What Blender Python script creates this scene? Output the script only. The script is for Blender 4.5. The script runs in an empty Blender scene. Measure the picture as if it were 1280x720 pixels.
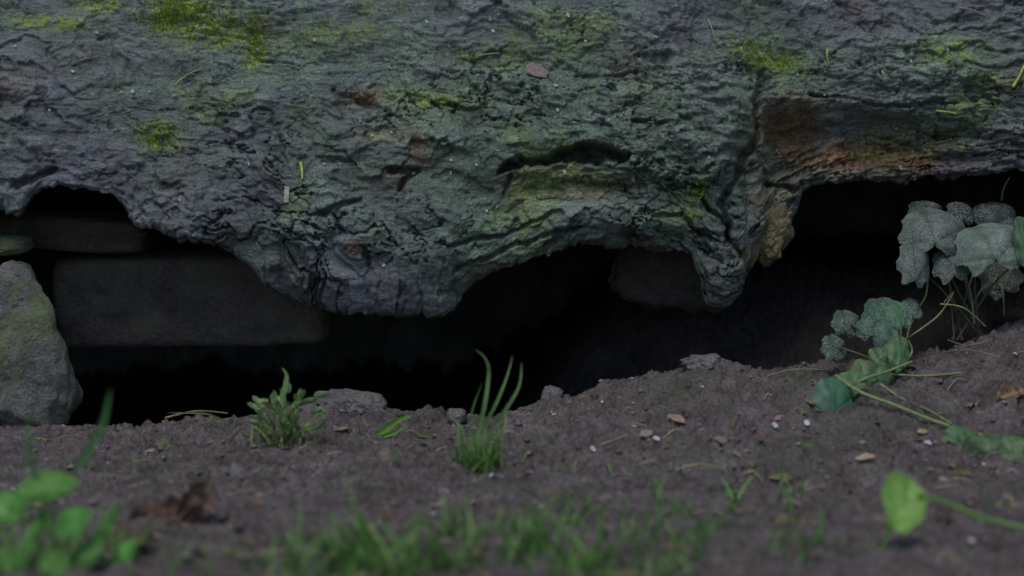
import bpy, math, random, bmesh
import numpy as np
from mathutils import Vector, noise as mn
random.seed(7)
S=bpy.context.scene
# ------------------------------------------------------------ camera frame
CAM=Vector((0,-3.0,0.5)); TGT=Vector((0,0,0.16)); A=math.atan(0.34/3); F=3019.0
CA,SA=math.cos(A),math.sin(A)
def elev(x,y,z):
    dy=y+3; dz=z-0.5; dep=dy*CA-dz*SA; up=dz*CA+dy*SA
    return 640+F*x/dep, 360-F*up/dep
def at(px,py,y0):
    r=(px-640)/F; u=(360-py)/F
    dy=CA+u*SA; dz=-SA+u*CA; t=(y0+3)/dy
    return Vector((r*t,y0,0.5+dz*t))
# ------------------------------------------------------------ noise
def perlin(x,y,seed=0):
    r=np.random.default_rng(seed+100); perm=r.permutation(256); perm=np.concatenate([perm,perm])
    ang=r.random(256)*2*np.pi; gx=np.cos(ang); gy=np.sin(ang)
    ox_,oy_=r.random()*50,r.random()*50; x=x+ox_; y=y+oy_
    xi=np.floor(x).astype(np.int64); yi=np.floor(y).astype(np.int64); xf=x-xi; yf=y-yi
    u=xf**3*(xf*(xf*6-15)+10); v=yf**3*(yf*(yf*6-15)+10)
    def g(ix,iy,dx,dy):
        h=perm[perm[ix&255]+(iy&255)]; return gx[h]*dx+gy[h]*dy
    a=g(xi,yi,xf,yf); b=g(xi+1,yi,xf-1,yf); c=g(xi,yi+1,xf,yf-1); d=g(xi+1,yi+1,xf-1,yf-1)
    return ((a*(1-u)+b*u)*(1-v)+(c*(1-u)+d*u)*v)*1.5
def fbm(x,y,o=4,seed=0,g=0.5):
    s=0; a=1; t=0
    for i in range(o):
        s=s+a*perlin(x*2**i+i*17.3,y*2**i+i*9.1,seed+i); t+=a; a*=g
    return s/t
def ss(a,b,x):
    t=np.clip((x-a)/(b-a),0,1); return t*t*(3-2*t)
def gauss(U,V,cx,cy,sx,sy,rot=0):
    c,s=math.cos(rot),math.sin(rot); dx=U-cx; dy=V-cy
    a=(dx*c+dy*s)/sx; b=(-dx*s+dy*c)/sy
    return np.exp(-(a*a+b*b))
def segd(U,V,pts):
    best=np.full(U.shape,1e9)
    for (x0,y0),(x1,y1) in zip(pts[:-1],pts[1:]):
        dx,dy=x1-x0,y1-y0; t=np.clip(((U-x0)*dx+(V-y0)*dy)/(dx*dx+dy*dy),0,1)
        best=np.minimum(best,np.hypot(U-x0-t*dx,V-y0-t*dy))
    return best
# ------------------------------------------------------------ mesh helpers
def grid_mesh(name,X,Y,Z,cols={}):
    n,m=X.shape
    co=np.stack([X,Y,Z],-1).reshape(-1,3).astype(np.float32)
    idx=np.arange(n*m).reshape(n,m)
    f=np.stack([idx[:-1,:-1],idx[:-1,1:],idx[1:,1:],idx[1:,:-1]],-1).reshape(-1,4)
    me=bpy.data.meshes.new(name); me.vertices.add(len(co)); me.vertices.foreach_set('co',co.ravel())
    me.loops.add(f.size); me.loops.foreach_set('vertex_index',f.ravel().astype(np.int32))
    me.polygons.add(len(f)); me.polygons.foreach_set('loop_start',np.arange(0,f.size,4,dtype=np.int32))
    me.polygons.foreach_set('use_smooth',np.ones(len(f),dtype=bool))
    me.update(calc_edges=True)
    for k,c in cols.items():
        a=me.color_attributes.new(k,'FLOAT_COLOR','POINT')
        a.data.foreach_set('color',c.reshape(-1,4).astype(np.float32).ravel())
    o=bpy.data.objects.new(name,me); S.collection.objects.link(o); return o
class Col:
    def __init__(s): s.v=[]; s.f=[]; s.c=[]
    def add(s,vs,fs,c):
        b=len(s.v); s.v+=[tuple(p) for p in vs]; s.f+=[tuple(i+b for i in f) for f in fs]
        if len(c)==len(vs) and hasattr(c[0],'__len__'): s.c+=[tuple(k)[:3]+(1,) for k in c]
        else: s.c+=[tuple(c)[:3]+(1,)]*len(vs)
    def obj(s,name,mat,parent=None,smooth=True):
        me=bpy.data.meshes.new(name); me.from_pydata(s.v,[],s.f)
        a=me.color_attributes.new('Col','FLOAT_COLOR','POINT'); a.data.foreach_set('color',np.array(s.c,dtype=np.float32).ravel())
        if smooth: me.polygons.foreach_set('use_smooth',[True]*len(me.polygons))
        me.materials.append(mat); me.update()
        o=bpy.data.objects.new(name,me); S.collection.objects.link(o)
        if parent: o.parent=parent
        return o
def empty(name):
    e=bpy.data.objects.new(name,None); S.collection.objects.link(e); return e
def jit(c,a=0.2):
    k=1+random.uniform(-a,a); return tuple(max(0,q*k*(1+random.uniform(-a,a)*0.3)) for q in c)
def spline(pts,sub=5):
    P=[]
    for i in range(len(pts)-1):
        p0=pts[max(i-1,0)];p1=pts[i];p2=pts[i+1];p3=pts[min(i+2,len(pts)-1)]
        for k in range(sub):
            t=k/sub; P.append(0.5*((2*p1)+(p2-p0)*t+(2*p0-5*p1+4*p2-p3)*t*t+(3*p1-p0-3*p2+p3)*t**3))
    P.append(pts[-1]); return P
def tube(C,pts,r0,r1,col,seg=6):
    P=spline([Vector(p) for p in pts]); vs=[];fs=[]
    for i,p in enumerate(P):
        d=(P[min(i+1,len(P)-1)]-P[max(i-1,0)]).normalized()
        a=d.cross(Vector((0.3,1,0.2))).normalized(); b=d.cross(a)
        r=r0+(r1-r0)*i/(len(P)-1)
        for k in range(seg):
            t=2*math.pi*k/seg; vs.append(p+(a*math.cos(t)+b*math.sin(t))*r)
    for i in range(len(P)-1):
        for k in range(seg): fs.append((i*seg+k,i*seg+(k+1)%seg,(i+1)*seg+(k+1)%seg,(i+1)*seg+k))
    C.add(vs,fs,col)
def blade(C,p,h,w,ang,lean,curl,col,n=8,face=None):
    p=Vector(p); d=Vector((math.cos(ang),math.sin(ang),0)); side=Vector((-d.y,d.x,0))
    if face is not None: side=Vector((math.cos(face),math.sin(face),0))
    vs=[];cs=[];fs=[]; q=p.copy(); a=lean
    for i in range(n+1):
        t=i/n; ww=w*(1-t**2.2)*(0.55+0.45*min(1,t*4)); 
        fold=Vector((0,0,1)).cross(side)*ww*0.35
        k=0.65+0.5*t
        vs+=[q-side*ww/2,q+fold,q+side*ww/2]; cs+=[tuple(c*k for c in col)]*3
        q=q+(Vector((0,0,1))*math.cos(a)+d*math.sin(a))*(h/n); a+=curl/n
    for i in range(n): 
        b=i*3; fs+=[(b,b+1,b+4,b+3),(b+1,b+2,b+5,b+4)]
    C.add(vs,fs,cs)
def rad(shape,t):
    if shape=='scallop':
        notch=(1-0.6*math.exp(-((((t+math.pi/2+math.pi)%(2*math.pi))-math.pi)/0.22)**2))
        return (0.74+0.18*abs(math.cos(t*3.5+0.6))**0.5+0.08*abs(math.cos(t*10.5+.3))**.7+0.04*math.cos(3*t))*notch
    if shape=='oval': return 1/math.sqrt((math.cos(t)/0.62)**2+math.sin(t)**2)*(1+0.03*math.cos(7*t))
    if shape=='point':
        return (0.62+0.38*abs(math.sin(t))**3)*(1 if math.sin(t)>0 else 0.95)*(1+0.03*math.sin(9*t))
    return 1+0.06*math.sin(3*t+1)+0.03*math.sin(7*t)
def leaf(C,c,right,up,w,h,shape,cup,col,vein=1.25,nv=7,seed=0,fold=0.09):
    c=Vector(c); right=Vector(right).normalized(); up=Vector(up); up=(up-right*up.dot(right)).normalized(); nrm=right.cross(up)
    if nrm.y>0: nrm=-nrm
    R,N=9,84; base=Vector((0,-0.75)); vs=[c+up*h*0.5*base.y]; cs=[tuple(q*vein for q in col)]; fs=[]
    for i in range(1,R+1):
        for k in range(N):
            t=2*math.pi*k/N; r=rad(shape,t); ox,oy=math.cos(t)*r,math.sin(t)*r
            f=i/R; x=ox*f; y=base.y*(1-f)+oy*f
            a=math.atan2(oy-base.y,ox); vv=abs(math.cos(a*nv*0.5))**14
            z=cup*(x*x+(y*y)*0.6)+fold*math.sin(a*nv)*f*f+0.10*mn.noise(Vector((x*2.2,y*2.2,seed)))
            z-=0.06*vv*f
            vs.append(c+right*w*0.5*x+up*h*0.5*y+nrm*(w*0.5*z))
            m=1+(vein-1)*vv; e=0.9+0.35*mn.noise(Vector((x*3,y*3,seed+5)))
            cs.append(tuple(q*m*e for q in col))
    for k in range(N): fs.append((0,1+k,1+(k+1)%N))
    for i in range(R-1):
        for k in range(N):
            a=1+i*N+k;b=1+i*N+(k+1)%N; fs.append((a,a+N,b+N,b))
    C.add(vs,fs,cs)
# ------------------------------------------------------------ materials
def nt(name):
    m=bpy.data.materials.new(name); m.use_nodes=True; t=m.node_tree; b=t.nodes['Principled BSDF']; return m,t,b
def N(t,ty,**k):
    n=t.nodes.new(ty)
    for a,b in k.items(): setattr(n,a,b)
    return n
def noise_n(t,vec,scale,detail=4,rough=0.6,dist=0):
    n=N(t,'ShaderNodeTexNoise'); n.inputs['Scale'].default_value=scale; n.inputs['Detail'].default_value=detail
    n.inputs['Roughness'].default_value=rough; n.inputs['Distortion'].default_value=dist
    t.links.new(vec,n.inputs['Vector']); return n.outputs['Fac']
def ramp(t,fac,stops):
    r=N(t,'ShaderNodeValToRGB'); e=r.color_ramp.elements
    while len(e)<len(stops): e.new(0.5)
    for el,(p,c) in zip(e,stops):
        el.position=p; el.color=(c[0],c[1],c[2],1) if hasattr(c,'__len__') else (c,c,c,1)
    t.links.new(fac,r.inputs['Fac']); return r.outputs['Color']
def mix(t,f,a,b,mode='MIX'):
    m=N(t,'ShaderNodeMix',data_type='RGBA',blend_type=mode)
    for s,i in ((f,0),(a,6),(b,7)):
        if isinstance(s,bpy.types.NodeSocket): t.links.new(s,m.inputs[i])
        elif hasattr(s,'__len__'): m.inputs[i].default_value=(s[0],s[1],s[2],1)
        else: m.inputs[i].default_value=s
    return m.outputs[2]
def bump(t,h,strength,dist,prev=None):
    b=N(t,'ShaderNodeBump'); b.inputs['Strength'].default_value=strength; b.inputs['Distance'].default_value=dist
    t.links.new(h,b.inputs['Height'])
    if prev is not None: t.links.new(prev,b.inputs['Normal'])
    return b.outputs['Normal']
def attr(t,name):
    a=N(t,'ShaderNodeAttribute'); a.attribute_name=name; return a.outputs['Color']
def attr_mat(name,rough=0.6,spec=0.3,nscale=200,namt=0.35,bscale=400,bd=0.001,transl=0,speck=None):
    m,t,b=nt(name); tc=N(t,'ShaderNodeTexCoord').outputs['Object']; col=attr(t,'Col')
    k=ramp(t,noise_n(t,tc,nscale,3),[(0.3,1-namt),(0.7,1+namt)])
    c=mix(t,1.0,col,k,'MULTIPLY')
    if speck:
        f=ramp(t,noise_n(t,tc,560,3,0.7),[(0.51,0),(0.60,0.8)])
        f2=ramp(t,noise_n(t,tc,45,3),[(0.35,0.1),(0.6,1)])
        c=mix(t,mix(t,1.0,f,f2,'MULTIPLY'),c,speck)
    t.links.new(c,b.inputs['Base Color']); b.inputs['Roughness'].default_value=rough; b.inputs['Specular IOR Level'].default_value=spec
    if bd: t.links.new(bump(t,noise_n(t,tc,bscale,2),0.6,bd),b.inputs['Normal'])
    if transl:
        tr=N(t,'ShaderNodeBsdfTranslucent'); t.links.new(c,tr.inputs['Color'])
        ms=N(t,'ShaderNodeMixShader'); ms.inputs[0].default_value=transl
        t.links.new(b.outputs[0],ms.inputs[1]); t.links.new(tr.outputs[0],ms.inputs[2])
        t.links.new(ms.outputs[0],t.nodes['Material Output'].inputs['Surface'])
    return m
# wood
mw,t,b=nt('rotten_wood')
tc=N(t,'ShaderNodeTexCoord').outputs['Object']
mp=N(t,'ShaderNodeMapping'); mp.inputs['Scale'].default_value=(0.20,1,1); mp.inputs['Rotation'].default_value=(0,0.10,0); t.links.new(tc,mp.inputs['Vector']); gv=mp.outputs[0]
sep=N(t,'ShaderNodeSeparateColor'); t.links.new(attr(t,'Mask'),sep.inputs[0]); moss,rot,cav=sep.outputs
sep2=N(t,'ShaderNodeSeparateColor'); t.links.new(attr(t,'Mask2'),sep2.inputs[0]); algae,tan,inner_shade=sep2.outputs
a2=N(t,'ShaderNodeAttribute'); a2.attribute_name='Mask2'; layer=a2.outputs['Alpha']
gr=noise_n(t,gv,70,6,0.75,0.6); bl=noise_n(t,tc,9,4,0.65); fine=noise_n(t,tc,330,3,0.7); mid=noise_n(t,gv,210,4,0.75,0.8); patch=noise_n(t,tc,30,6,0.75)
c=ramp(t,gr,[(0.3,(0.088,0.092,0.108)),(0.5,(0.134,0.142,0.162)),(0.72,(0.225,0.242,0.268))])
c2=ramp(t,bl,[(0.35,(0.110,0.100,0.108)),(0.55,(0.138,0.150,0.166)),(0.7,(0.190,0.213,0.225))])
c=mix(t,0.5,c,c2)
al=mix(t,1.0,algae,ramp(t,patch,[(0.34,0.15),(0.54,1)]),'MULTIPLY')
c=mix(t,al,c,ramp(t,fine,[(0.3,(0.082,0.125,0.082)),(0.7,(0.185,0.265,0.172))]))
c=mix(t,rot,c,ramp(t,fine,[(0.3,(0.095,0.055,0.030)),(0.7,(0.31,0.175,0.08))]))
c=mix(t,tan,c,ramp(t,mid,[(0.3,(0.11,0.095,0.055)),(0.7,(0.30,0.26,0.14))]))
mo=mix(t,1.0,moss,ramp(t,noise_n(t,tc,80,4,0.75),[(0.42,0.0),(0.54,1)]),'MULTIPLY')
c=mix(t,mo,c,ramp(t,fine,[(0.3,(0.09,0.14,0.02)),(0.7,(0.27,0.36,0.05))]))
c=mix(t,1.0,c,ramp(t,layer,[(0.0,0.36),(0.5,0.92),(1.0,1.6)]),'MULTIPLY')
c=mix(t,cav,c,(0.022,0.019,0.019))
c=mix(t,inner_shade,c,(0.006,0.0055,0.0055))  # near-black colour painted inside the log as the hollow's shade
c=mix(t,1.0,c,ramp(t,fine,[(0.25,0.65),(0.75,1.35)]),'MULTIPLY')
c=mix(t,1.0,c,ramp(t,mid,[(0.3,0.62),(0.55,1.03),(0.7,1.35)]),'MULTIPLY')
t.links.new(c,b.inputs['Base Color'])
sl_=N(t,'ShaderNodeMapRange'); sl_.inputs[3].default_value=0.4; sl_.inputs[4].default_value=0.03; t.links.new(inner_shade,sl_.inputs[0]); t.links.new(sl_.outputs[0],b.inputs['Specular IOR Level'])
t.links.new(ramp(t,bl,[(0.3,0.52),(0.7,0.78)]),b.inputs['Roughness'])
nn=bump(t,gr,0.8,0.005); nn=bump(t,mid,0.85,0.0028,nn); nn=bump(t,fine,0.6,0.0013,nn)
t.links.new(nn,b.inputs['Normal'])
# soil
ms,t,b=nt('soil'); tc=N(t,'ShaderNodeTexCoord').outputs['Object']
c=ramp(t,noise_n(t,tc,16,6,0.75),[(0.32,(0.092,0.070,0.065)),(0.5,(0.178,0.145,0.139)),(0.68,(0.27,0.232,0.226))])
dn=noise_n(t,tc,200,5,0.78)
c=mix(t,1.0,c,ramp(t,dn,[(0.32,0.45),(0.68,1.5)]),'MULTIPLY')
g=ramp(t,noise_n(t,tc,7,4,0.75),[(0.50,0),(0.66,0.45)]); c=mix(t,g,c,(0.10,0.12,0.055))
sp=N(t,'ShaderNodeSeparateColor'); t.links.new(attr(t,'Mask'),sp.inputs[0]); c=mix(t,sp.outputs[0],c,(0.014,0.011,0.011))  # Mask paints the hollow's shade into the soil colour
t.links.new(c,b.inputs['Base Color']); b.inputs['Roughness'].default_value=0.82; b.inputs['Specular IOR Level'].default_value=0.35
nn=bump(t,noise_n(t,tc,80,5,0.78),1.0,0.010); nn=bump(t,dn,0.9,0.0033,nn); t.links.new(nn,b.inputs['Normal'])
def stone_mat(name,dark,light,green=0.6,gc=(0.13,0.17,0.055)):
    m,t,b=nt(name); tc=N(t,'ShaderNodeTexCoord').outputs['Object']
    c=ramp(t,noise_n(t,tc,22,6,0.72),[(0.32,dark),(0.68,light)]); fn=noise_n(t,tc,240,3,0.7)
    c=mix(t,1.0,c,ramp(t,fn,[(0.3,0.55),(0.7,1.4)]),'MULTIPLY')
    g=ramp(t,noise_n(t,tc,13,5,0.75),[(0.45,0),(0.58,green)]); c=mix(t,g,c,gc)
    t.links.new(c,b.inputs['Base Color']); b.inputs['Roughness'].default_value=0.8
    nn=bump(t,noise_n(t,tc,60,6,0.72),1.0,0.008); nn=bump(t,fn,0.7,0.0015,nn); t.links.new(nn,b.inputs['Normal']); return m
m_stone=stone_mat('mossy_stone',(0.085,0.085,0.08),(0.24,0.235,0.22),0.75,(0.13,0.17,0.055))
m_slab=stone_mat('slab_stone',(0.06,0.050,0.047),(0.145,0.124,0.116),0.5,(.12,.125,.08))
m_heart=stone_mat('heartwood',(0.045,0.038,0.035),(0.10,0.088,0.08),0.0)
m_tan=stone_mat('tan_wood',(0.10,0.075,0.045),(0.30,0.235,0.13),0.35,(.14,.14,.06))
m_clod=stone_mat('clod_stone',(0.11,0.095,0.093),(0.25,0.225,0.22),0.1)
m_dark=stone_mat('shaded_soil_lump',(0.016,0.013,0.012),(0.036,0.029,0.027),0.0)  # soil colour darkened to near black, shade of the hollow painted in
m_grass=attr_mat('grass_blade',0.5,0.35,60,0.25,500,0,0.35)
m_leaf=attr_mat('leaf_green',0.45,0.4,150,0.25,350,0.001,0.3)
m_dusty=attr_mat('leaf_dusty',0.75,0.2,150,0.35,500,0.0015,0.12,speck=(0.34,0.35,0.36))
m_moss=attr_mat('moss',0.8,0.1,200,0.3,500,0,0.3)
m_dry=attr_mat('dry_matter',0.8,0.2,200,0.4,300,0.0015,0.1)
m_crumb=attr_mat('soil_crumb',0.9,0.2,300,0.4,500,0.001)
# ------------------------------------------------------------ LOG
edge=[(0,262),(28,262),(46,240),(80,228),(130,236),(160,254),(176,279),(215,288),(250,301),(290,312),(312,330),(335,354),(352,371),(380,379),(420,383),(480,384),(556,385),(568,378),(578,354),(600,341),(640,323),(680,308),(720,298),(760,300),(800,305),(845,312),(862,320),(872,345),(880,374),(892,387),(912,382),(926,362),(931,324),(940,300),(950,290),(975,285),(991,276),(1000,258),(1008,236),(1030,226),(1100,222),(1180,218),(1280,208)]
ex=[at(p,q,0.02).x for p,q in edge]; ez=[at(p,q,0.02).z for p,q in edge]
ex=[-3.2,-1.0,-0.80]+ex+[0.85,1.05,3.2]; ez=[-0.05,-0.05,0.17]+ez+[0.26,-0.05,-0.05]  # unseen edge shaped down to the ground to keep light out of the hollow
fx=np.arange(-0.70,0.7001,0.0018)
ox=0.70+np.cumsum(np.geomspace(0.003,0.16,50))
xs=np.concatenate([-ox[::-1],fx,ox])
ze=np.interp(xs,ex,ez)
inz=(np.abs(xs)<1.0)
rg=fbm(xs*34,xs*0+1.3,4,9,.6); ze=ze+inz*(0.007*fbm(xs*24,xs*0+3.3,4,5)+0.009*np.floor(rg*5)/5+0.003*fbm(xs*150,xs*0+4.3,3,12,.65))
YC,ZC,R=0.5,0.25,0.5
th_e=np.arcsin(np.clip((ze-ZC)/R,-0.99,0.99))
ks=np.exp(-np.linspace(-2.2,2.2,101)**2); ks/=ks.sum(); zes=np.convolve(np.pad(ze,50,mode='edge'),ks,'valid')
th_s=np.arcsin(np.clip((zes-ZC)/R,-.99,.99)); ths=R*th_s
NF=470; t1=np.linspace(0,1,NF); th_top=math.radians(74)
TH=th_s[None,:]+(th_top-th_s[None,:])*t1[:,None]+(th_e-th_s)[None,:]*np.exp(-t1*7)[:,None]*(1-t1)[:,None]
TH2=np.linspace(math.radians(75),math.radians(222),50)[:,None]+0*xs[None,:]
THo=np.concatenate([TH,TH2]); XX=np.broadcast_to(xs[None,:],THo.shape).copy()
Sarc=R*THo
Yb=YC-R*np.cos(THo); Zb=ZC+R*np.sin(THo)
U,V=elev(XX,Yb,Zb)
dist_e=Sarc-(R*th_e)[None,:]
w=np.exp(-np.clip(Sarc-ths[None,:],0,2)/0.09)
G=Sarc-w*ths[None,:]*0.7+0.12*XX*(1-w)
G=G+0.030*fbm(XX*3,Sarc*4,3,21)+0.010*fbm(XX*12,Sarc*14,3,25)
XG=XX+0.012*fbm(XX*20,Sarc*20,3,29)
centre=gauss(U,V,640,240,330,150)
calm=1-0.55*gauss(U,V,180,90,300,150)-0.3*gauss(U,V,1150,60,250,70)
chaos=ss(-0.25,0.35,fbm(XX*3.5,Sarc*4.5,3,30))
def terr(n,k,a=0.7):
    q=n*k; fl=np.floor(q); return (fl+ss(a,1,q-fl))/k
def shingle(f,amp,sx,seed):
    ph=G*f+amp*fbm(XG*sx,G*f*0.35,5,seed,.62); q=ph-np.floor(ph)
    return ss(0.0,0.14,q)*(1-0.75*q), np.exp(-(np.minimum(q,1-q)/0.09)**2), np.sin(np.floor(ph)*12.9898+seed)
s1,e1,i1=shingle(20,2.4,7,301); s2,e2,i2=shingle(55,2.2,15,311); s3,e3,i3=shingle(140,2.0,34,321)
p1=ss(-0.15,0.25,fbm(XX*5,Sarc*8,3,331)); p2=ss(-0.2,0.2,fbm(XX*9+5,Sarc*15,3,335)); p3=ss(-.3,.2,fbm(XX*15,Sarc*22,3,339))
D=0.028*fbm(XX*2.2,Sarc*3,3,1)
D=D+0.045*centre-0.01
n1=fbm(XG*6,G*11,4,31,0.55); n2=fbm(XG*12+3,G*28,4,41,0.58)
lowr=np.exp(-np.clip(Sarc-ths[None,:],0,2)/0.12)
D=D+calm*((0.020+0.012*lowr)*terr(n1,7,0.88)+0.011*terr(n2,6,0.84)*(0.4+0.6*chaos))+0.010*n1+0.003*n2
D=D+(0.35+0.65*calm)*(0.0085*s1*p1+0.0038*s2*p2+0.0016*s3*p3)
fl=fbm(XG*14+4,G*40,4,55,.62); D=D+0.0055*ss(0.02,0.05,fl)*chaos*calm
cr=np.abs(fbm(XG*8+9,G*22,5,61,.6)); crk=ss(0.022,0.0,cr)*ss(-0.1,0.25,fbm(XX*4,Sarc*6,2,66)); D=D-0.012*crk*calm
cr2=np.abs(fbm(XG*28,Sarc*14,4,71,.6)); ck2=ss(0.03,0,cr2)*ss(0.05,0.35,fbm(XX*6,Sarc*7,2,76)); D=D-0.005*ck2*calm
D=D+0.0018*fbm(XX*80,Sarc*120,3,81,.6)+0.0009*fbm(XX*240,Sarc*260,2,85)
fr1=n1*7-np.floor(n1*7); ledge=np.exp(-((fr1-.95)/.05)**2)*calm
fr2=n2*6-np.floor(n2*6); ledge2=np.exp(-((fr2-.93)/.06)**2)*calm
lay=np.clip(0.55+0.32*(s1-0.45)*p1+0.28*(s2-.45)*p2+0.07*i1*p1+0.05*i2*p2+0.10*np.sin(np.floor(n1*7)*7.7)-0.30*e1*p1-0.26*e2*p2-0.15*e3*p3-0.28*ledge-0.2*ledge2+0.26*fbm(XG*5,G*45,4,345,.6),0,1)  # layer tones; ledge edges darkened in colour as small painted shadows
wu=U+12*fbm(XX*24,Sarc*24,4,91,.6); wv=V+8*fbm(XX*24+5,Sarc*24,4,95,.6)
# scooped notch with an overhanging lip
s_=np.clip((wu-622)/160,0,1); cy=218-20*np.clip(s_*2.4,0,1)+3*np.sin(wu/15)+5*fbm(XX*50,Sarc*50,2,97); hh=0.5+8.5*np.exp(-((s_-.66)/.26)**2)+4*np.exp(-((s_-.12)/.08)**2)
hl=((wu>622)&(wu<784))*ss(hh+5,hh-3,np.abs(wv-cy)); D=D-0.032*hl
D=D+0.012*gauss(U,V,705,178,90,12,-0.05)
D=D-0.026*gauss(U,V,712,236,98,18)
D=D+0.020*gauss(U,V,780,272,90,16,.1)-0.014*gauss(U,V,655,262,40,16)
# cleft and stepped-back ledge on the right
cd=segd(wu,wv,[(950,92),(944,130),(946,165),(926,205),(903,255),(912,300)]); cl=ss(8,1,cd); D=D-0.016*cl
D=D+0.020*gauss(U,V,900,190,34,80,.25)
band=ss(945,970,wu)*ss(1230,1150,wu)*ss(150,178,wv)*ss(232,222,wv)
D=D-0.040*ss(945,978,wu)*ss(120,165,wv)*ss(1340,1180,U)
D=D+0.004*band*perlin(XX*260,Sarc*40,99)+0.005*band*fbm(XX*150,Sarc*90,3,98)
CK=np.zeros_like(D)
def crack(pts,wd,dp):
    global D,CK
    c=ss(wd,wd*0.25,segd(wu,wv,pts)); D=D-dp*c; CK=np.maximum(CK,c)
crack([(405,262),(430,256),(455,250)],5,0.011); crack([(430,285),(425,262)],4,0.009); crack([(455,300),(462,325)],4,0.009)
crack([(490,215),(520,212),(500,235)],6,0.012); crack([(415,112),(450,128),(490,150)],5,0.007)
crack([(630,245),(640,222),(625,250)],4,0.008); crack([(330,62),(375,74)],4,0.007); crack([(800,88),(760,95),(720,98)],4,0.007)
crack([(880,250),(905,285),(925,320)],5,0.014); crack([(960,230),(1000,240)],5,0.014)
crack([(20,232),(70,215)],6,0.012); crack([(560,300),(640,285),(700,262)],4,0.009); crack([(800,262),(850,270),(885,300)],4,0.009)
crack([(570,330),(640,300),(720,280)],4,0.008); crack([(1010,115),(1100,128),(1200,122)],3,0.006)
lipr=np.exp(-np.clip(dist_e,0,1)/0.006); D=D-0.008*lipr
XW=XX+0.006*fbm(XX*20+7,Sarc*24,3,111)*(np.abs(XX)<0.9)
RR=R+D
Yo=YC-RR*np.cos(THo); Zo=ZC+RR*np.sin(THo)
T=0.024+0.012*fbm(xs*9,xs*0+2,3,121)
rows=[];NL=14; y0=Yo[0]; z0=Zo[0]
for i in range(1,NL+1):
    ph=math.pi*i/NL
    nz=0.006*fbm(xs*30,xs*0+i*0.35,3,131)*math.sin(ph)
    rows.append((XW[0],y0+T*(1-math.cos(ph))*0.9+nz,z0-T*0.18*math.sin(ph)+nz+0.02*(i/NL)**2))
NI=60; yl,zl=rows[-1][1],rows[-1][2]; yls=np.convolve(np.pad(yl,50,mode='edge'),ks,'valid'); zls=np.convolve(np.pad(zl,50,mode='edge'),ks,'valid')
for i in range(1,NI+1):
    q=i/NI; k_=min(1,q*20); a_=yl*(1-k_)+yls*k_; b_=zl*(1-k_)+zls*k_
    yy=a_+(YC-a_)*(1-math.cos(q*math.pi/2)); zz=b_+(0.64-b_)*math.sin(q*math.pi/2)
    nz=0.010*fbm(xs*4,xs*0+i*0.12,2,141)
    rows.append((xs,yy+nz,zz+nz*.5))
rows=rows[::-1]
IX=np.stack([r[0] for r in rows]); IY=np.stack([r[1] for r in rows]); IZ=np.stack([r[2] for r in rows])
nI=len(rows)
def full(m,iv): return np.concatenate([np.full((nI,len(xs)),0.0)+np.array(iv)[:,None],m])
low=lambda f,s:fbm(XX*f,Sarc*f,4,s)
mossm=np.zeros_like(D)
for a in [(225,8,46,30),(262,30,54,20),(318,48,16,36),(955,70,48,18,0.3),(196,172,24,20),(872,240,16,11),(120,0,34,10),(855,262,28,16),(1190,62,46,20),(420,35,60,16),(710,222,50,10),(540,130,50,16),(610,70,50,12),(60,20,50,12)]:
    mossm=np.maximum(mossm,gauss(U,V,*a)*(1.0 if a[1]<100 and a[0]<330 or a[0] in(955,196) else 0.65))
mossm=np.clip(mossm*1.4+0.5*mossm*low(30,150),0,1)
mossm=np.maximum(mossm,0.5*ss(0.10,0.40,low(7,151)))
alg=np.clip(0.22+1.0*gauss(U,V,700,180,290,130)+0.5*gauss(U,V,330,40,240,80)+0.4*gauss(U,V,1150,80,200,60)+0.8*low(8,160),0,0.93)
rotm=np.zeros_like(D)
for a in [(1080,192,105,24),(990,160,42,36),(1150,200,34,16)]:
    rotm=np.maximum(rotm,gauss(U,V,*a))
for a in [(455,125,30,12),(525,185,12,24),(500,225,12,8),(445,305,10,8)]:
    rotm=np.maximum(rotm,0.55*gauss(U,V,*a))
rotm=np.clip(rotm*1.2+0.8*rotm*low(30,170),0,0.92); rotm=np.maximum(rotm,0.22*ss(0.2,0.5,low(9,171)))
tanm=np.zeros_like(D)
for a in [(970,280,20,28),(735,236,60,14),(650,235,22,22),(990,240,30,10),(705,216,30,7),(935,315,12,12),(955,245,18,30),(480,170,30,10)]:
    tanm=np.maximum(tanm,gauss(U,V,*a))
tanm=np.clip(tanm*0.85+0.5*tanm*low(30,180),0,0.85)
cav=np.clip(0.5*CK+0.5*crk*calm+0.3*cl+0.85*hl+0.3*ck2,0,0.9)  # damp dirt plus painted cavity shading in cracks, cleft and notch
inner_shade_iv=np.clip(1-(np.arange(nI)-(nI-NL))/NL,0,1)**.5
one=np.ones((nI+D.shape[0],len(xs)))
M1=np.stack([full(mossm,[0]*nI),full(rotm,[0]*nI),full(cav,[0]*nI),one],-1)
M2=np.stack([full(alg,[0.1]*nI),full(tanm,[0]*nI),full(D*0,inner_shade_iv),full(lay,[.5]*nI)],-1)
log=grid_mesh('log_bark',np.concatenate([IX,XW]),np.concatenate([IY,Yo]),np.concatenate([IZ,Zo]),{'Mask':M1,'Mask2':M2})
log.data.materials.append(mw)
LOG=empty('fallen_log'); log.parent=LOG
for k,xe in enumerate((xs[0],xs[-1])):
    C=Col(); vs=[(xe,YC,ZC)]; 
    for i in range(64):
        a=2*math.pi*i/64; vs.append((xe,YC-0.49*math.cos(a),ZC+0.49*math.sin(a)))
    C.add(vs,[(0,1+i,1+(i+1)%64) for i in range(64)],(0.14,0.11,0.08)); C.obj('cut_end_%d'%(k+1),m_dry,LOG,False)
nvis=NF; LU,LV=elev(XW[:nvis],Yo[:nvis],Zo[:nvis])
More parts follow.
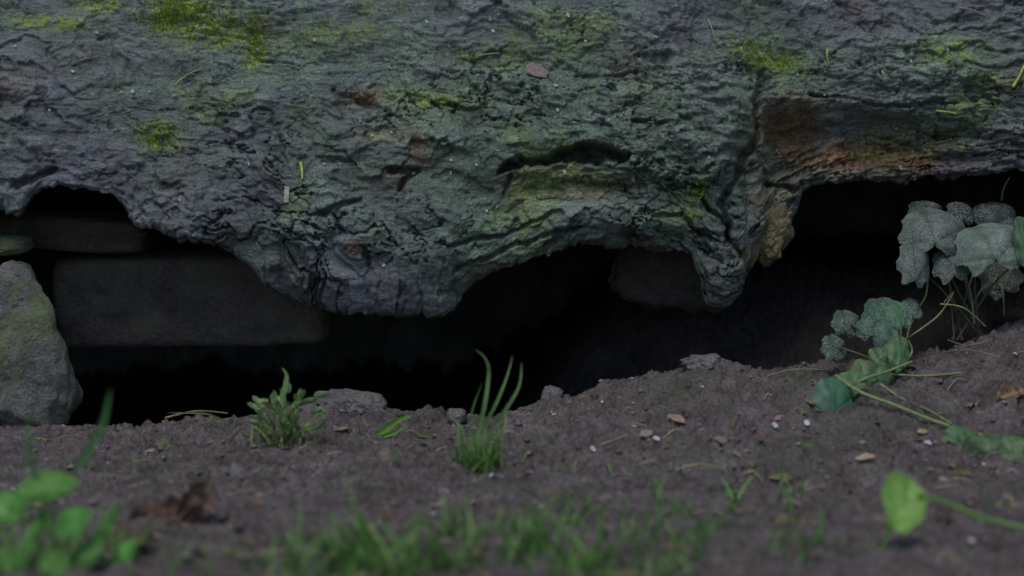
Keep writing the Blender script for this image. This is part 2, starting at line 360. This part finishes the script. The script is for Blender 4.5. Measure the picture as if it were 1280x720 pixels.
def logp(px,py):
    d=(LU-px)**2+(LV-py)**2; i,j=np.unravel_index(np.argmin(d),d.shape)
    i=min(max(i,4),nvis-5); j=min(max(j,4),len(xs)-5)
    p=Vector((XW[i,j],Yo[i,j],Zo[i,j]))
    a=Vector((XW[i,j+4]-XW[i,j-4],Yo[i,j+4]-Yo[i,j-4],Zo[i,j+4]-Zo[i,j-4])); b_=Vector((XW[i+4,j]-XW[i-4,j],Yo[i+4,j]-Yo[i-4,j],Zo[i+4,j]-Zo[i-4,j]))
    n=a.cross(b_).normalized()
    if n.y>0: n=-n
    return p,n
# ------------------------------------------------------------ GROUND
crest=[(-200,528),(0,530),(100,531),(200,527),(300,521),(380,512),(420,508),(470,512),(510,520),(560,521),(620,515),(690,496),(750,486),(800,476),(850,462),(880,452),(905,452),(960,463),(1050,458),(1130,446),(1210,428),(1280,408),(1400,400)]
cx_=[at(p,q,-0.06).x for p,q in crest]; cz_=[at(p,q,-0.06).z for p,q in crest]
cx_=[-3,-1.2]+cx_+[1.4,3]; cz_=[0,0]+cz_+[0.02,0]
def axis(lo,hi,st,far,n=34):
    g=np.cumsum(np.geomspace(st*1.3,far*0.28,n))
    return np.concatenate([lo-g[::-1],np.arange(lo,hi,st),hi+g])
gx=axis(-0.72,0.72,0.0026,60); gy=axis(-0.95,0.20,0.0026,60)
GX,GY=np.meshgrid(gx,gy)
czx=np.interp(GX,cx_,cz_)
yc=-0.06+0.012*fbm(GX*7,GX*0+0.5,3,201)
fr=ss(-0.50,-0.06,GY)
Z=czx*fr**1.3
q=np.clip(GY-yc,0,5)
drop=np.interp(GX,[-1.1,-0.8,-0.1,0.05,0.2,0.35,0.6,0.9,1.2],[0,-.16,-.16,-.13,-.06,-.03,-.03,-.02,0])
rise=np.interp(GX,[-0.1,0.0,0.1,0.25,0.4,0.6,0.8,1.2],[0,.06,.14,.16,.12,.08,.02,0])
Z=Z+drop*ss(0,0.11,q)+rise*ss(0.06,0.32,q)
back=ss(0.75,1.0,GY); Z=Z*(1-back)
near=np.clip(1-(np.hypot(GX,GY+0.3)-1.2)/3,0,1)
clod=np.abs(fbm(GX*22,GY*22,4,241,.6)); clod2=np.abs(fbm(GX*55,GY*55,4,245,.6))
Z=Z+near*(0.013*fbm(GX*5,GY*6,3,211)+0.016*np.maximum(0,fbm(GX*16,GY*18,3,215))+0.011*fbm(GX*34,GY*34,4,221,0.6)+0.0038*fbm(GX*130,GY*130,3,231,.65)-0.008*ss(.12,0,clod)-0.004*ss(.1,0,clod2))
Z=Z+(1-near)*0.25*fbm(GX*0.15,GY*0.15,3,251)*ss(3,12,np.hypot(GX,GY))
hollow_shade=ss(0.01,0.12,q)*(np.abs(GX)<1.2)*(GY<0.95)*0.9  # painted shade: soil colour darkens from the crest into the hollow
ground=grid_mesh('ground',GX,GY,Z,{'Mask':np.stack([hollow_shade,hollow_shade*0,hollow_shade*0,hollow_shade*0+1],-1)}); ground.data.materials.append(ms)
GU,GV=elev(GX,GY,Z)
dd_valid=np.where((GY<-0.05)&(GY>-1.2)&(np.abs(GX)<1),0,1e9)
def gp(px,py):
    d=(GU-px)**2+(GV-py)**2+dd_valid; i,j=np.unravel_index(np.argmin(d),d.shape); return Vector((GX[i,j],GY[i,j],Z[i,j]))
def gl(px,py,h):
    g=gp(px,py+h*1080); return at(px,py,g.y)
def gz(x,y):
    j=min(max(np.searchsorted(gx,x),0),len(gx)-1); i=min(max(np.searchsorted(gy,y),0),len(gy)-1); return float(Z[i,j])
# ------------------------------------------------------------ ROCKS
def rock(name,loc,dim,seed,p=3,amp=0.12,mat=m_stone,rot=(0,0,0),sub=6,parent=None,facet=0):
    bm=bmesh.new(); bmesh.ops.create_icosphere(bm,subdivisions=sub,radius=1)
    rr=random.Random(seed); planes=[(Vector((rr.gauss(0,1),rr.gauss(0,1),rr.gauss(0,1))).normalized(),rr.uniform(.68,.92)) for _ in range(facet)]
    for v in bm.verts:
        d=v.co.normalized(); k=(abs(d.x)**p+abs(d.y)**p+abs(d.z)**p)**(-1/p)
        for n_,o_ in planes:
            dd=d.dot(n_)
            if dd>0.05: k=min(k,o_/dd*1.0)
        o=Vector((seed*3.1,seed*1.7,seed))
        n=mn.fractal(d*1.3+o,1,2,3)*amp+mn.fractal(d*5+o,1,2,4)*amp*0.3+mn.fractal(d*16+o,1,2,3)*amp*0.12
        k*=1+n; v.co=Vector((d.x*dim[0],d.y*dim[1],d.z*dim[2]))*k
    me=bpy.data.meshes.new(name); bm.to_mesh(me); bm.free(); me.polygons.foreach_set('use_smooth',[True]*len(me.polygons))
    me.materials.append(mat); o=bpy.data.objects.new(name,me); o.location=loc; o.rotation_euler=rot; S.collection.objects.link(o)
    if parent: o.parent=parent
    return o
p=at(22,440,0.0); rock('boulder',(p.x-0.026,0.0,p.z-.004),(0.085,0.09,0.112),3,3.2,0.14,m_stone,(0,-0.25,0.2),facet=9)
p=at(238,372,0.20); rock('stone_slab',(p.x,0.25,p.z),(0.178,0.11,0.060),11,14,0.05,m_slab,(0.0,-0.02,0.05))
p=at(75,290,0.16); rock('stone_slab',(p.x,0.23,p.z),(0.12,0.10,0.024),14,7,0.08,m_slab,(0,0.05,-0.05))
p=at(5,306,0.05); rock('stone',(p.x,0.06,p.z),(0.032,0.04,0.013),17,3,0.1,m_stone)
p=at(438,508,-0.06); rock('stone',(p.x,-0.05,p.z-0.006),(0.046,0.04,0.028),21,2.6,0.2,m_clod,(0,0.25,0),facet=7)
p=at(690,492,-0.06); rock('pebble',(p.x,-0.07,p.z),(0.013,0.011,0.014),22,2.4,0.2,m_clod,sub=4,facet=5)
p=at(883,449,-0.06); rock('soil_clod',(p.x,-0.05,p.z-0.008),(0.026,0.02,0.012),23,2.2,0.4,m_clod,sub=5)
p=at(570,522,-0.10); rock('pebble',(p.x,-0.09,p.z),(0.012,0.012,0.010),24,2.4,0.2,m_clod,sub=4)
p=at(848,342,0.1); rock('inner_heartwood',(p.x,0.12,p.z),(0.078,0.03,0.048),31,3,0.22,m_heart,(0.2,0.12,0),parent=LOG)
p=at(966,292,0.02); rock('hanging_wood_chip',(p.x,0.022,p.z),(0.026,0.016,0.036),37,2.6,0.45,m_tan,(0.1,0.25,0),sub=6,parent=LOG,facet=6)
p=at(938,314,0.02); rock('wood_splinter',(p.x,0.02,p.z),(0.010,0.010,0.019),36,3,0.3,m_tan,(0.1,0.35,0),sub=4,parent=LOG,facet=5)
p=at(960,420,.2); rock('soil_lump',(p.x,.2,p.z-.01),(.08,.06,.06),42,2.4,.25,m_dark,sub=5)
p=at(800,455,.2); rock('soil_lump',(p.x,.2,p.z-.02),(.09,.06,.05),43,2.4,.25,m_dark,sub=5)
# ------------------------------------------------------------ crumbs and litter
bm=bmesh.new(); bmesh.ops.create_icosphere(bm,subdivisions=1,radius=1); iv=[v.co.copy() for v in bm.verts]; fi=[tuple(v.index for v in f.verts) for f in bm.faces]; bm.free()
C=Col()
for i in range(4200):
    x=random.uniform(-0.68,0.68); y=random.uniform(-0.9,-0.03); r=0.0009+0.0034*random.random()**4
    if random.random()<0.02: r*=1.9
    z=gz(x,y)+r*0.1; o=random.random()*50
    sc=Vector((random.uniform(.8,1.5),random.uniform(.8,1.3),random.uniform(.45,.8)))
    C.add([Vector((x+v.x*r*sc.x*(1+0.5*mn.noise(v*1.5+Vector((o,0,0)))),y+v.y*r*sc.y*(1+.5*mn.noise(v*1.5+Vector((0,o,0)))),z+v.z*r*sc.z)) for v in iv],fi,jit(random.choice([(0.17,0.14,0.135),(0.12,0.092,0.084),(0.20,0.172,0.165)]),0.3))
C.obj('soil_crumbs',m_crumb)
def flake(C,p,n,r,col,el=1.0):
    n=Vector(n).normalized(); a=n.cross(Vector((random.random(),random.random(),0.3))).normalized(); b=n.cross(a)
    k=random.choice([5,6,7]); c0=p+n*0.0015; vs=[c0+n*r*random.uniform(0,.25)]
    for i in range(k):
        t=2*math.pi*i/k+random.uniform(-.3,.3); q=random.uniform(.6,1.1)*r; vs.append(c0+a*math.cos(t)*q*el+b*math.sin(t)*q+n*r*random.uniform(-.1,.3))
    C.add(vs,[(0,1+i,1+(i+1)%k) for i in range(k)],col)
C=Col()
for i in range(90):
    x=random.uniform(-0.65,0.65); y=random.uniform(-0.9,-0.08); flake(C,Vector((x,y,gz(x,y))),(random.uniform(-.5,.5),-0.4,1),random.uniform(.001,.0026),random.choice([(.5,.45,.52),(.42,.38,.40),(.45,.38,.3)]),random.uniform(1,1.8))
for u,v in [(232,549),(820,549),(1160,556),(968,533),(1010,530),(615,598),(1130,686),(1215,678),(740,562),(925,560)]:
    p=gp(u,v); flake(C,p,(0,-.6,1),0.0040,(.48,.44,.48),1.6)
C.obj('petal_flecks',m_dry)
C=Col()
for u,v in [(522,75),(562,58),(733,52),(358,245),(1143,42),(640,272),(565,200),(835,242),(590,15),(695,108),(62,138),(150,330),(20,60),(310,205),(480,330),(420,360),(1030,120),(610,265),(885,195),(405,205),(760,150),(225,250),(90,90)]+[(random.uniform(0,1280),random.uniform(0,230)) for _ in range(45)]:
    p,n=logp(u,v); flake(C,p+n*.001,n,random.uniform(.001,.0030),random.choice([(.5,.48,.55),(.4,.4,.45),(.32,.30,.30)]),random.uniform(1,2))
p,n=logp(672,93); flake(C,p+n*0.005,n,0.012,(.24,.17,.16),1.4)
p,n=logp(358,245); C.add([p+n*.004+Vector((a,0,b_)) for a,b_ in ((-.003,-.010),(.003,-.010),(.004,.010),(-.002,.010))],[(0,1,2,3)],(.5,.42,.38))
C.obj('litter_flakes',m_dry)
C=Col()
def strawlog(u0,v0,u1,v1,col,r=0.0012):
    a,n=logp(u0,v0); b_,n2=logp(u1,v1); m=(a+b_)/2+n*0.006; tube(C,[a+n*.003,m,b_+n2*.003],r,r*0.6,col)
strawlog(222,105,250,88,(.32,.36,.12)); strawlog(885,25,893,52,(.3,.26,.2)); strawlog(1033,62,1036,82,(.35,.42,.1)); strawlog(1168,138,1195,142,(.35,.4,.1),.0018)
strawlog(376,206,379,224,(.4,.45,.12),.0022); strawlog(322,192,330,215,(.2,.24,.1)); strawlog(1266,108,1280,82,(.4,.5,.1),.0022); strawlog(1200,12,1235,22,(.25,.24,.2)); strawlog(600,70,625,66,(.3,.26,.2)); strawlog(120,150,180,135,(.16,.13,.1),.001)
for i in range(130):
    x=random.uniform(-.62,.62); y=random.uniform(-.9,-.1); a=random.uniform(-.7,.7); L=random.uniform(.008,.035); z=gz(x,y)+.002
    x2,y2=x+math.cos(a)*L,y+math.sin(a)*L; tube(C,[(x,y,z),((x+x2)/2,(y+y2)/2,max(z,gz((x+x2)/2,(y+y2)/2))+.003),(x2,y2,gz(x2,y2)+.002)],.0009,.0005,jit((.3,.24,.17),.4),4)
for (u0,v0,u1,v1) in [(205,518,285,522),(845,592,905,592),(420,700,300,705)]:
    a=gp(u0,v0);b_=gp(u1,v1); tube(C,[a+Vector((0,0,.004)),(a+b_)/2+Vector((0,0,.010)),b_+Vector((0,0,.005))],.0016,.001,(.3,.25,.16))
C.obj('straw_and_twigs',m_dry)
C=Col()
for i in range(230):
    x=random.uniform(-.65,.65); y=random.uniform(-.92,-.1); flake(C,Vector((x,y,gz(x,y)+.001)),(random.uniform(-.6,.6),-0.3,1),random.uniform(.002,.009),jit(random.choice([(.18,.12,.085),(.26,.20,.15),(.10,.065,.05),(.15,.15,.07)]),.3),1.7)
C.obj('leaf_litter',m_dry)
C=Col()
def dead(c,L,Wd,yaw,pitch,roll,curl,col,sd):
    vs=[];fs=[];cs=[];n,m=26,14
    cy_,sy_=math.cos(yaw),math.sin(yaw)
    for i in range(n):
        for j in range(m):
            u=i/(n-1); v=j/(m-1)-.5
            wd=Wd*(math.sin(math.pi*min(1,u*0.94+.03))**.7)*(1+.18*math.sin(u*26+sd)+.25*mn.noise(Vector((u*6,0,sd))))
            x=(u-.5)*L; yy=v*wd; zz=curl*wd*(abs(2*v)**1.6)*.5+.010*mn.noise(Vector((u*5,v*4,sd+3)))+L*.25*(u-.4)**2
            yy,zz=yy*math.cos(roll)-zz*math.sin(roll),yy*math.sin(roll)+zz*math.cos(roll)
            x,zz=x*math.cos(pitch)-zz*math.sin(pitch),x*math.sin(pitch)+zz*math.cos(pitch)
            vs.append(c+Vector((x*cy_-yy*sy_,x*sy_+yy*cy_,zz))); k=1.5 if abs(v)<.05 else 1-.3*abs(v)+.3*mn.noise(Vector((u*8,v*8,sd)))
            cs.append(tuple(q*k for q in col))
    for i in range(n-1):
        for j in range(m-1): a=i*m+j; fs.append((a,a+1,a+m+1,a+m))
    C.add(vs,fs,cs)
c=gp(210,658); Z3=Vector((0,0,1))
dead(c+Vector((-.01,0,.008)),.085,.030,.25,.30,.9,.6,(.13,.085,.065),1); dead(c+Vector((.022,.01,.022)),.050,.034,.9,.7,1.2,.8,(.17,.11,.085),4); dead(c+Vector((.034,-.01,.018)),.034,.026,-.5,.9,.6,.7,(.12,.08,.06),5)
dead(gp(150,690)+Z3*.006,.07,.03,-.2,.1,.5,.4,(.13,.10,.065),7); dead(gp(1000,660)+Z3*.004,.026,.014,.5,.4,.6,.5,(.24,.19,.15),9)
C.obj('dead_leaf',m_dry)
C=Col(); dead(gp(1262,500)+Z3*.006,.036,.022,.2,.2,.7,.6,(.20,.14,.09),11); dead(gp(1215,510)+Z3*.003,.02,.010,.2,.1,.5,.5,(.25,.19,.15),13); C.obj('dead_leaf',m_dry)
# ------------------------------------------------------------ moss tufts on log
C=Col()
for (u,v,su,sv,n) in [(225,10,24,14,620),(318,45,8,17,230),(258,28,28,9,260),(955,70,24,7,260),(985,82,12,5,80),(195,172,14,9,180),(872,240,6,4,110),(205,20,10,12,150),(120,3,20,4,110),(505,10,8,5,30)]:
    for i in range(n):
        p,nn=logp(random.gauss(u,su),max(-20,random.gauss(v,sv)))
        d=(nn+Vector((random.uniform(-1,1),random.uniform(-.5,.2),random.uniform(-.2,.9)))).normalized(); L=random.uniform(.002,.007); s=d.cross(Vector((0,1,.3))).normalized()*.0008
        c=jit((.27,.35,.05),.35); C.add([p-s,p+s,p+d*L*.6+s*.8+Vector((0,0,-.0005)),p+d*L],[(0,1,2),(0,2,3)],c)
C.obj('moss',m_moss,LOG)
# ------------------------------------------------------------ grass
G1=(.11,.26,.055); G2=(.19,.36,.09); G3=(.25,.31,.11)
C=Col()
def clump(u,v,n,h,sp,w=.0028,cols=(G1,G2),hv=.5):
    c=gp(u,v)
    for i in range(n):
        x=c.x+random.gauss(0,sp); y=c.y+random.gauss(0,sp*.7)
        blade(C,(x,y,gz(x,y)-.003),h*random.uniform(1-hv,1+hv*.6),w*random.uniform(.6,1.3),random.uniform(0,6.28),random.uniform(0,.9),random.uniform(.2,1.8),jit(random.choice(cols),.3),face=random.uniform(-.8,.8))
for i in range(44): 
    u=random.gauss(620,200); v=random.uniform(655,748); clump(u,v,random.randint(2,7),random.uniform(.025,.05),.018,.0036)
clump(430,712,38,.066,.018,.0042); clump(460,700,28,.074,.018,.0042); clump(660,700,24,.060,.022,.004); clump(820,690,22,.054,.022,.004); clump(880,665,12,.038,.016)
clump(560,722,24,.058,.02,.004); clump(740,715,22,.055,.022,.004); clump(390,728,24,.055,.02,.004); clump(510,735,24,.06,.02,.004)
for i in range(26): clump(random.uniform(680,1000),random.uniform(610,735),random.randint(2,6),.036,.014,.0033)
for i in range(130): clump(random.uniform(0,1280),random.uniform(540,720),random.randint(1,4),random.uniform(.01,.024),.008,.0024,(G1,G2,G3))
clump(20,715,24,.05,.03,.0034); clump(120,715,20,.045,.03,.0034)
clump(1015,690,7,.055,.008,.0038); clump(915,640,6,.045,.006,.0034); clump(830,625,6,.042,.006); clump(1250,640,4,.02,.01); clump(1045,690,4,.03,.01)
C.obj('grass',m_grass)
C=Col()
def bp(P,w,col):
    vs=[];fs=[];cs=[]; Q=spline(P); n=len(Q)-1
    for i,p in enumerate(Q):
        d=(Q[min(i+1,n)]-Q[max(i-1,0)]).normalized(); s=d.cross(Vector((.25,1,.1))).normalized(); t=i/n; ww=w*(1-t**2.5)*(.6+.4*min(1,3*t))
        vs+=[p-s*ww/2,p+Vector((0,ww*.3,0)),p+s*ww/2]; cs+=[tuple(q*(.7+.45*t) for q in col)]*3
    for i in range(n): b_=i*3; fs+=[(b_,b_+1,b_+4,b_+3),(b_+1,b_+2,b_+5,b_+4)]
    C.add(vs,fs,cs)
def bpath(pts,w,col): bp([at(a,b_,c.y+dy) for a,b_,dy in pts],w,col)
c=gp(602,588); T2=(.24,.40,.14)
bpath([(596,588,0),(597,545,0),(606,505,-.01),(611,465,-.01),(606,447,-.02),(594,437,-.02)],.0052,T2)
bpath([(600,588,0),(604,540,.01),(622,500,.0),(634,470,0),(641,443,0)],.0044,T2)
bpath([(604,588,0),(612,545,0),(632,512,-.02),(649,482,-.03),(652,452,-.03)],.0050,T2)
bpath([(608,588,0),(618,560,0),(632,530,0),(630,512,.01)],.0042,G2)
bpath([(596,588,0),(588,560,0),(577,535,0),(563,520,.01)],.004,G2)
bpath([(600,588,0),(594,560,0),(589,520,0),(603,478,0)],.0034,G1)
for i in range(90):
    x=c.x+random.gauss(0,.013); y=c.y+random.gauss(0,.009); blade(C,(x,y,gz(x,y)-.003),random.uniform(.015,.065),.0034*random.uniform(.6,1.2),random.uniform(0,6.28),random.uniform(0,.8),random.uniform(.2,1.8),jit(random.choice([G1,G2,G3]),.3),face=random.uniform(-.7,.7))
C.obj('grass_tuft',m_grass)
C=Col(); c=gp(480,545); BG=(.19,.42,.06); bpath([(468,545,-.01),(482,536,-.01),(500,524,-.01),(514,519,-.01)],.009,BG); bpath([(476,546,-.01),(492,541,-.01),(508,532,-.01)],.006,BG)
c=gp(270,530); bpath([(282,528,0),(262,518,0),(235,516,0),(208,516,0)],.003,(.24,.28,.08)); bpath([(245,540,0),(265,528,0),(288,522,0)],.003,G3)
c=gp(840,540); bpath([(838,548,0),(842,530,0),(836,518,0)],.002,G3); c=gp(915,535); bpath([(915,535,0),(918,525,0),(922,515,0)],.003,G3)
C.obj('grass_blade',m_grass)
# weed
C=Col(); c=gp(355,552)
for k in range(64):
    u=min(max(random.gauss(354,20),318),400); v=random.gauss(521,16); s=random.uniform(7,15)
    a=(358-u)/30+random.uniform(-.6,.6)
    p=at(u,v,c.y+random.uniform(-.03,.02)); up=Vector((-math.sin(a),random.uniform(-.8,.3),math.cos(a))); 
    leaf(C,p,(math.cos(a),random.uniform(-.6,.6),math.sin(a)),up,s/1050,s*random.uniform(1.0,2.0)/1050,'point',random.uniform(-.5,.5),jit((.21,.32,.12),.35),1.3,5,random.random()*9,.14)
    if k%2: tube(C,[c+Vector((random.gauss(0,.004),0,0)),(c+p)/2+Vector((random.gauss(0,.004),-.004,.0)),p],.0011,.0008,(.22,.28,.12),4)
for (u,v,w_,h_,a) in [(385,502,30,14,-1.2),(402,494,26,12,-1.3),(395,515,22,10,-1.1)]:
    p=at(u,v,c.y); leaf(C,p,(math.cos(a),.3,math.sin(a)),(-math.sin(a),-.3,math.cos(a)),w_/1050*.5,h_/1050*1.8,'point',-.3,jit((.24,.32,.15),.2),1.3,5,u,.1)
bpath([(352,500,-.01),(357,480,-.01),(358,468,-.01),(352,459,-.01)],.0065,T2); bpath([(375,540,0),(395,518,0),(412,512,0)],.003,G3)
for i in range(40): blade(C,c+Vector((random.gauss(0,.016),random.gauss(0,.01),-.002)),random.uniform(.015,.05),.003,random.uniform(0,6.3),.4,1.2,jit(G3,.3),face=random.uniform(-.7,.7))
C.obj('weed_plant',m_leaf)
# ------------------------------------------------------------ dusty-leaved plant on the right
E=empty('geranium_plant')
C=Col(); Cs=Col()
root=at(1205,415,-0.04)
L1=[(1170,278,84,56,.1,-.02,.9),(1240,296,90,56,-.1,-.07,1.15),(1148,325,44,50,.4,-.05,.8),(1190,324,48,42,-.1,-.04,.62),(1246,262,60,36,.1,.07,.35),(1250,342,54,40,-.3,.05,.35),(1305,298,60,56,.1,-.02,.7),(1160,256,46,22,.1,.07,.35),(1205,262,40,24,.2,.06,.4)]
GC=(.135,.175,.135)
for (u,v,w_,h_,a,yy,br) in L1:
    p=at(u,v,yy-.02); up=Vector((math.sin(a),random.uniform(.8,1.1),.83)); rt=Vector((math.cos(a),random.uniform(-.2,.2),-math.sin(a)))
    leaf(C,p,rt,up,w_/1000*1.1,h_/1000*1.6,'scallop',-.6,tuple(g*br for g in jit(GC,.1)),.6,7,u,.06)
    tube(Cs,[root+Vector((random.uniform(-.02,.03),0,-.01)),(root+p)/2+Vector((0,.02,.01)),p+Vector((0,.006,-h_/1000*.3))],.0017,.0013,(.10,.11,.06))
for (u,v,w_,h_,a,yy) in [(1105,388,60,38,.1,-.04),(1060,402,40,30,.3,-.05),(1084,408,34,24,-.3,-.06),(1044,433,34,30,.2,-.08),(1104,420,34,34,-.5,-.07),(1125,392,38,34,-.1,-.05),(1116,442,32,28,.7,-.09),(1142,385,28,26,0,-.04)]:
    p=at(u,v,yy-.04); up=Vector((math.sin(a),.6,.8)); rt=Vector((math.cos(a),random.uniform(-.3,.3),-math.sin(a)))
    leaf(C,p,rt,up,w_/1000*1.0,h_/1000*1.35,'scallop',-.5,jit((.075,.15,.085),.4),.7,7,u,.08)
    r2=gp(1120,468); tube(Cs,[r2,(r2+p)/2+Vector((random.uniform(-.01,.01),0,.005)),p],.0014,.001,(.15,.17,.08))
C.obj('leaves_dusty',m_dusty,E)
C=Col()
for (u,v,w_,h_,a,hh_) in [(1044,496,54,46,.3,.010),(1062,478,38,28,-.3,.02),(1082,464,32,30,.1,.02),(1100,452,24,36,-.4,.02),(1205,545,46,24,.2,.008),(1240,556,62,30,-.1,.008),(1272,562,44,34,.1,.008),(1108,472,28,22,.8,.015),(1125,440,30,40,.3,.03)]:
    p=gl(u,v,hh_); up=Vector((math.sin(a),.5,.7)); rt=Vector((math.cos(a),random.uniform(-.3,.3),-math.sin(a)))
    leaf(C,p,rt,up,w_/1000,h_/1000*1.2,'scallop' if w_>40 else 'round',-.3,jit((.07,.17,.10),.2) if u<1060 else jit((.10,.18,.075),.2),1.35,7,u)
p=at(1282,300,-.10); leaf(C,p,(1,0,0),(0,.5,.8),.03,.07,'round',-.3,(.04,.11,.05),1.3,7,1)
C.obj('leaves_green',m_leaf,E)
def st(pts,r,col): tube(Cs,[at(a,b_,yy) for a,b_,yy in pts],r,r*.7,col)
def sg(pts,r,col): tube(Cs,[gl(a,b_,h) for a,b_,h in pts],r,r*.7,col)
YG=(.27,.33,.14)
sg([(1045,470,.025),(1075,490,.018),(1120,507,.010),(1170,527,.008),(1230,545,.008),(1290,560,.008)],.0026,YG)
sg([(1050,468,.02),(1090,466,.015),(1150,470,.010),(1202,466,.008)],.0018,YG)
sg([(1060,484,.012),(1085,472,.022),(1110,464,.022),(1140,452,.02)],.0020,YG)
sg([(1100,480,.01),(1130,500,.007),(1160,512,.006),(1190,530,.006)],.0016,YG)
st([(1125,428,-.08),(1150,412,-.08),(1175,392,-.07),(1192,365,-.06),(1180,378,-.06)],.0013,(.34,.31,.16))
st([(1175,380,-.07),(1205,385,-.07),(1232,408,-.07)],.0012,(.34,.31,.16))
st([(1130,400,-.05),(1155,375,-.05),(1160,345,-.06)],.0015,YG); st([(1218,405,-.06),(1212,360,-.06),(1200,335,-.08)],.0015,(.2,.22,.1))
st([(1255,395,-.05),(1254,370,0),(1250,350,.03)],.0014,(.2,.22,.1)); st([(1110,470,-.12),(1128,455,-.12),(1140,440,-.1),(1135,425,-.1)],.0018,YG)
sg([(1185,425,.012),(1210,432,.012),(1240,424,.012)],.001,(.3,.26,.17)); st([(1252,250,.06),(1255,235,.05),(1262,222,.04)],.0013,(.1,.15,.05))
sg([(1180,440,.006),(1215,438,.01),(1250,446,.006)],.001,(.3,.26,.17)); sg([(960,470,.006),(990,462,.01),(1030,462,.006)],.001,(.3,.26,.17))
Cs.obj('stems',m_leaf,E)
# ------------------------------------------------------------ foreground plants
E=empty('broadleaf_seedling'); C=Col(); g0=gp(1106,690); yb=g0.y
leaf(C,at(1127,630,yb),(1,.1,-.1),(.12,.55,.8),.042,.060,'round',.35,(.24,.45,.09),1.3,5,3)
def st2(pts,r,col): tube(C,[at(a,b_,yb+dy) for a,b_,dy in pts],r,r*.8,col)
st2([(1112,650,0),(1108,668,0),(1104,690,0)],.0024,(.20,.36,.08)); st2([(1148,618,0),(1185,630,0),(1230,648,.0),(1290,662,-.01)],.0030,(.17,.32,.08))
C.obj('leaf_and_stem',m_leaf,E)
E=empty('foreground_weed'); C=Col(); yb=gp(60,705).y
for (u,v,w_,h_,a,dy) in [(58,602,78,30,-.1,0),(12,632,46,32,.3,.02),(88,650,52,30,-.5,-.02),(40,672,30,60,.5,-.01),(130,660,26,60,.6,0),(105,692,54,22,-.7,-.02),(15,700,44,26,.2,-.02),(150,692,50,18,-.9,0),(68,705,38,30,.1,-.04)]:
    p=at(u,v,yb+dy); leaf(C,p,(math.cos(a),.1,-math.sin(a)),(math.sin(a),.9,.75),w_/1370*1.0,h_/1370*1.5,'oval' if h_>50 else 'round',-.3,jit((.11,.30,.05),.35),1.3,5,u)
    r_=at(70,712,yb); tube(C,[r_,(r_+p)/2+Vector((random.uniform(-.01,.01),0,.005)),p],.0014,.001,(.1,.22,.05),5)
c=Vector((0,yb,0)); bpath([(92,590,0),(112,560,0),(130,525,0),(138,484,0)],.0080,(.07,.21,.06)); bpath([(45,600,0),(38,570,0),(36,540,0),(33,520,0)],.0055,(.07,.2,.05)); bpath([(150,720,0),(120,690,0),(100,660,0)],.008,G2); bpath([(70,710,0),(60,650,0),(52,610,0)],.005,G2); bpath([(20,720,0),(10,680,0),(-10,640,0)],.008,G2); bpath([(160,725,0),(140,670,0),(120,630,0)],.006,G2); bpath([(60,725,0),(80,680,0),(96,655,0)],.006,G2)
C.obj('weed_leaves',m_leaf,E)
# ------------------------------------------------------------ light, world, camera
W=bpy.data.worlds.new('World'); S.world=W; W.use_nodes=True; wt=W.node_tree; bg=wt.nodes['Background']
sk=wt.nodes.new('ShaderNodeTexSky'); sk.sky_type='NISHITA'; sk.sun_disc=False; sk.sun_elevation=math.radians(62); sk.sun_rotation=math.radians(200)
wt.links.new(sk.outputs[0],bg.inputs[0]); bg.inputs[1].default_value=0.115
sl=bpy.data.lights.new('sun','SUN'); sl.energy=1.3; sl.angle=math.radians(28); sl.color=(1,.97,.93); so=bpy.data.objects.new('sun',sl); S.collection.objects.link(so)
el=math.radians(62); az=math.radians(-112)
dv=Vector((math.cos(el)*math.cos(az),math.cos(el)*math.sin(az),math.sin(el))); so.rotation_euler=dv.to_track_quat('Z','Y').to_euler(); so.location=dv*5
cd_=bpy.data.cameras.new('camera'); cam=bpy.data.objects.new('camera',cd_); S.collection.objects.link(cam); S.camera=cam
cam.location=CAM; cam.rotation_euler=(TGT-CAM).to_track_quat('-Z','Y').to_euler(); cd_.sensor_width=36; cd_.lens=F/1280*36; cd_.clip_end=500; cd_.clip_start=.05
cd_.dof.use_dof=True; cd_.dof.focus_distance=2.98; cd_.dof.aperture_fstop=2.6
S.view_settings.view_transform='Standard'; S.view_settings.look='None'; S.view_settings.exposure=0
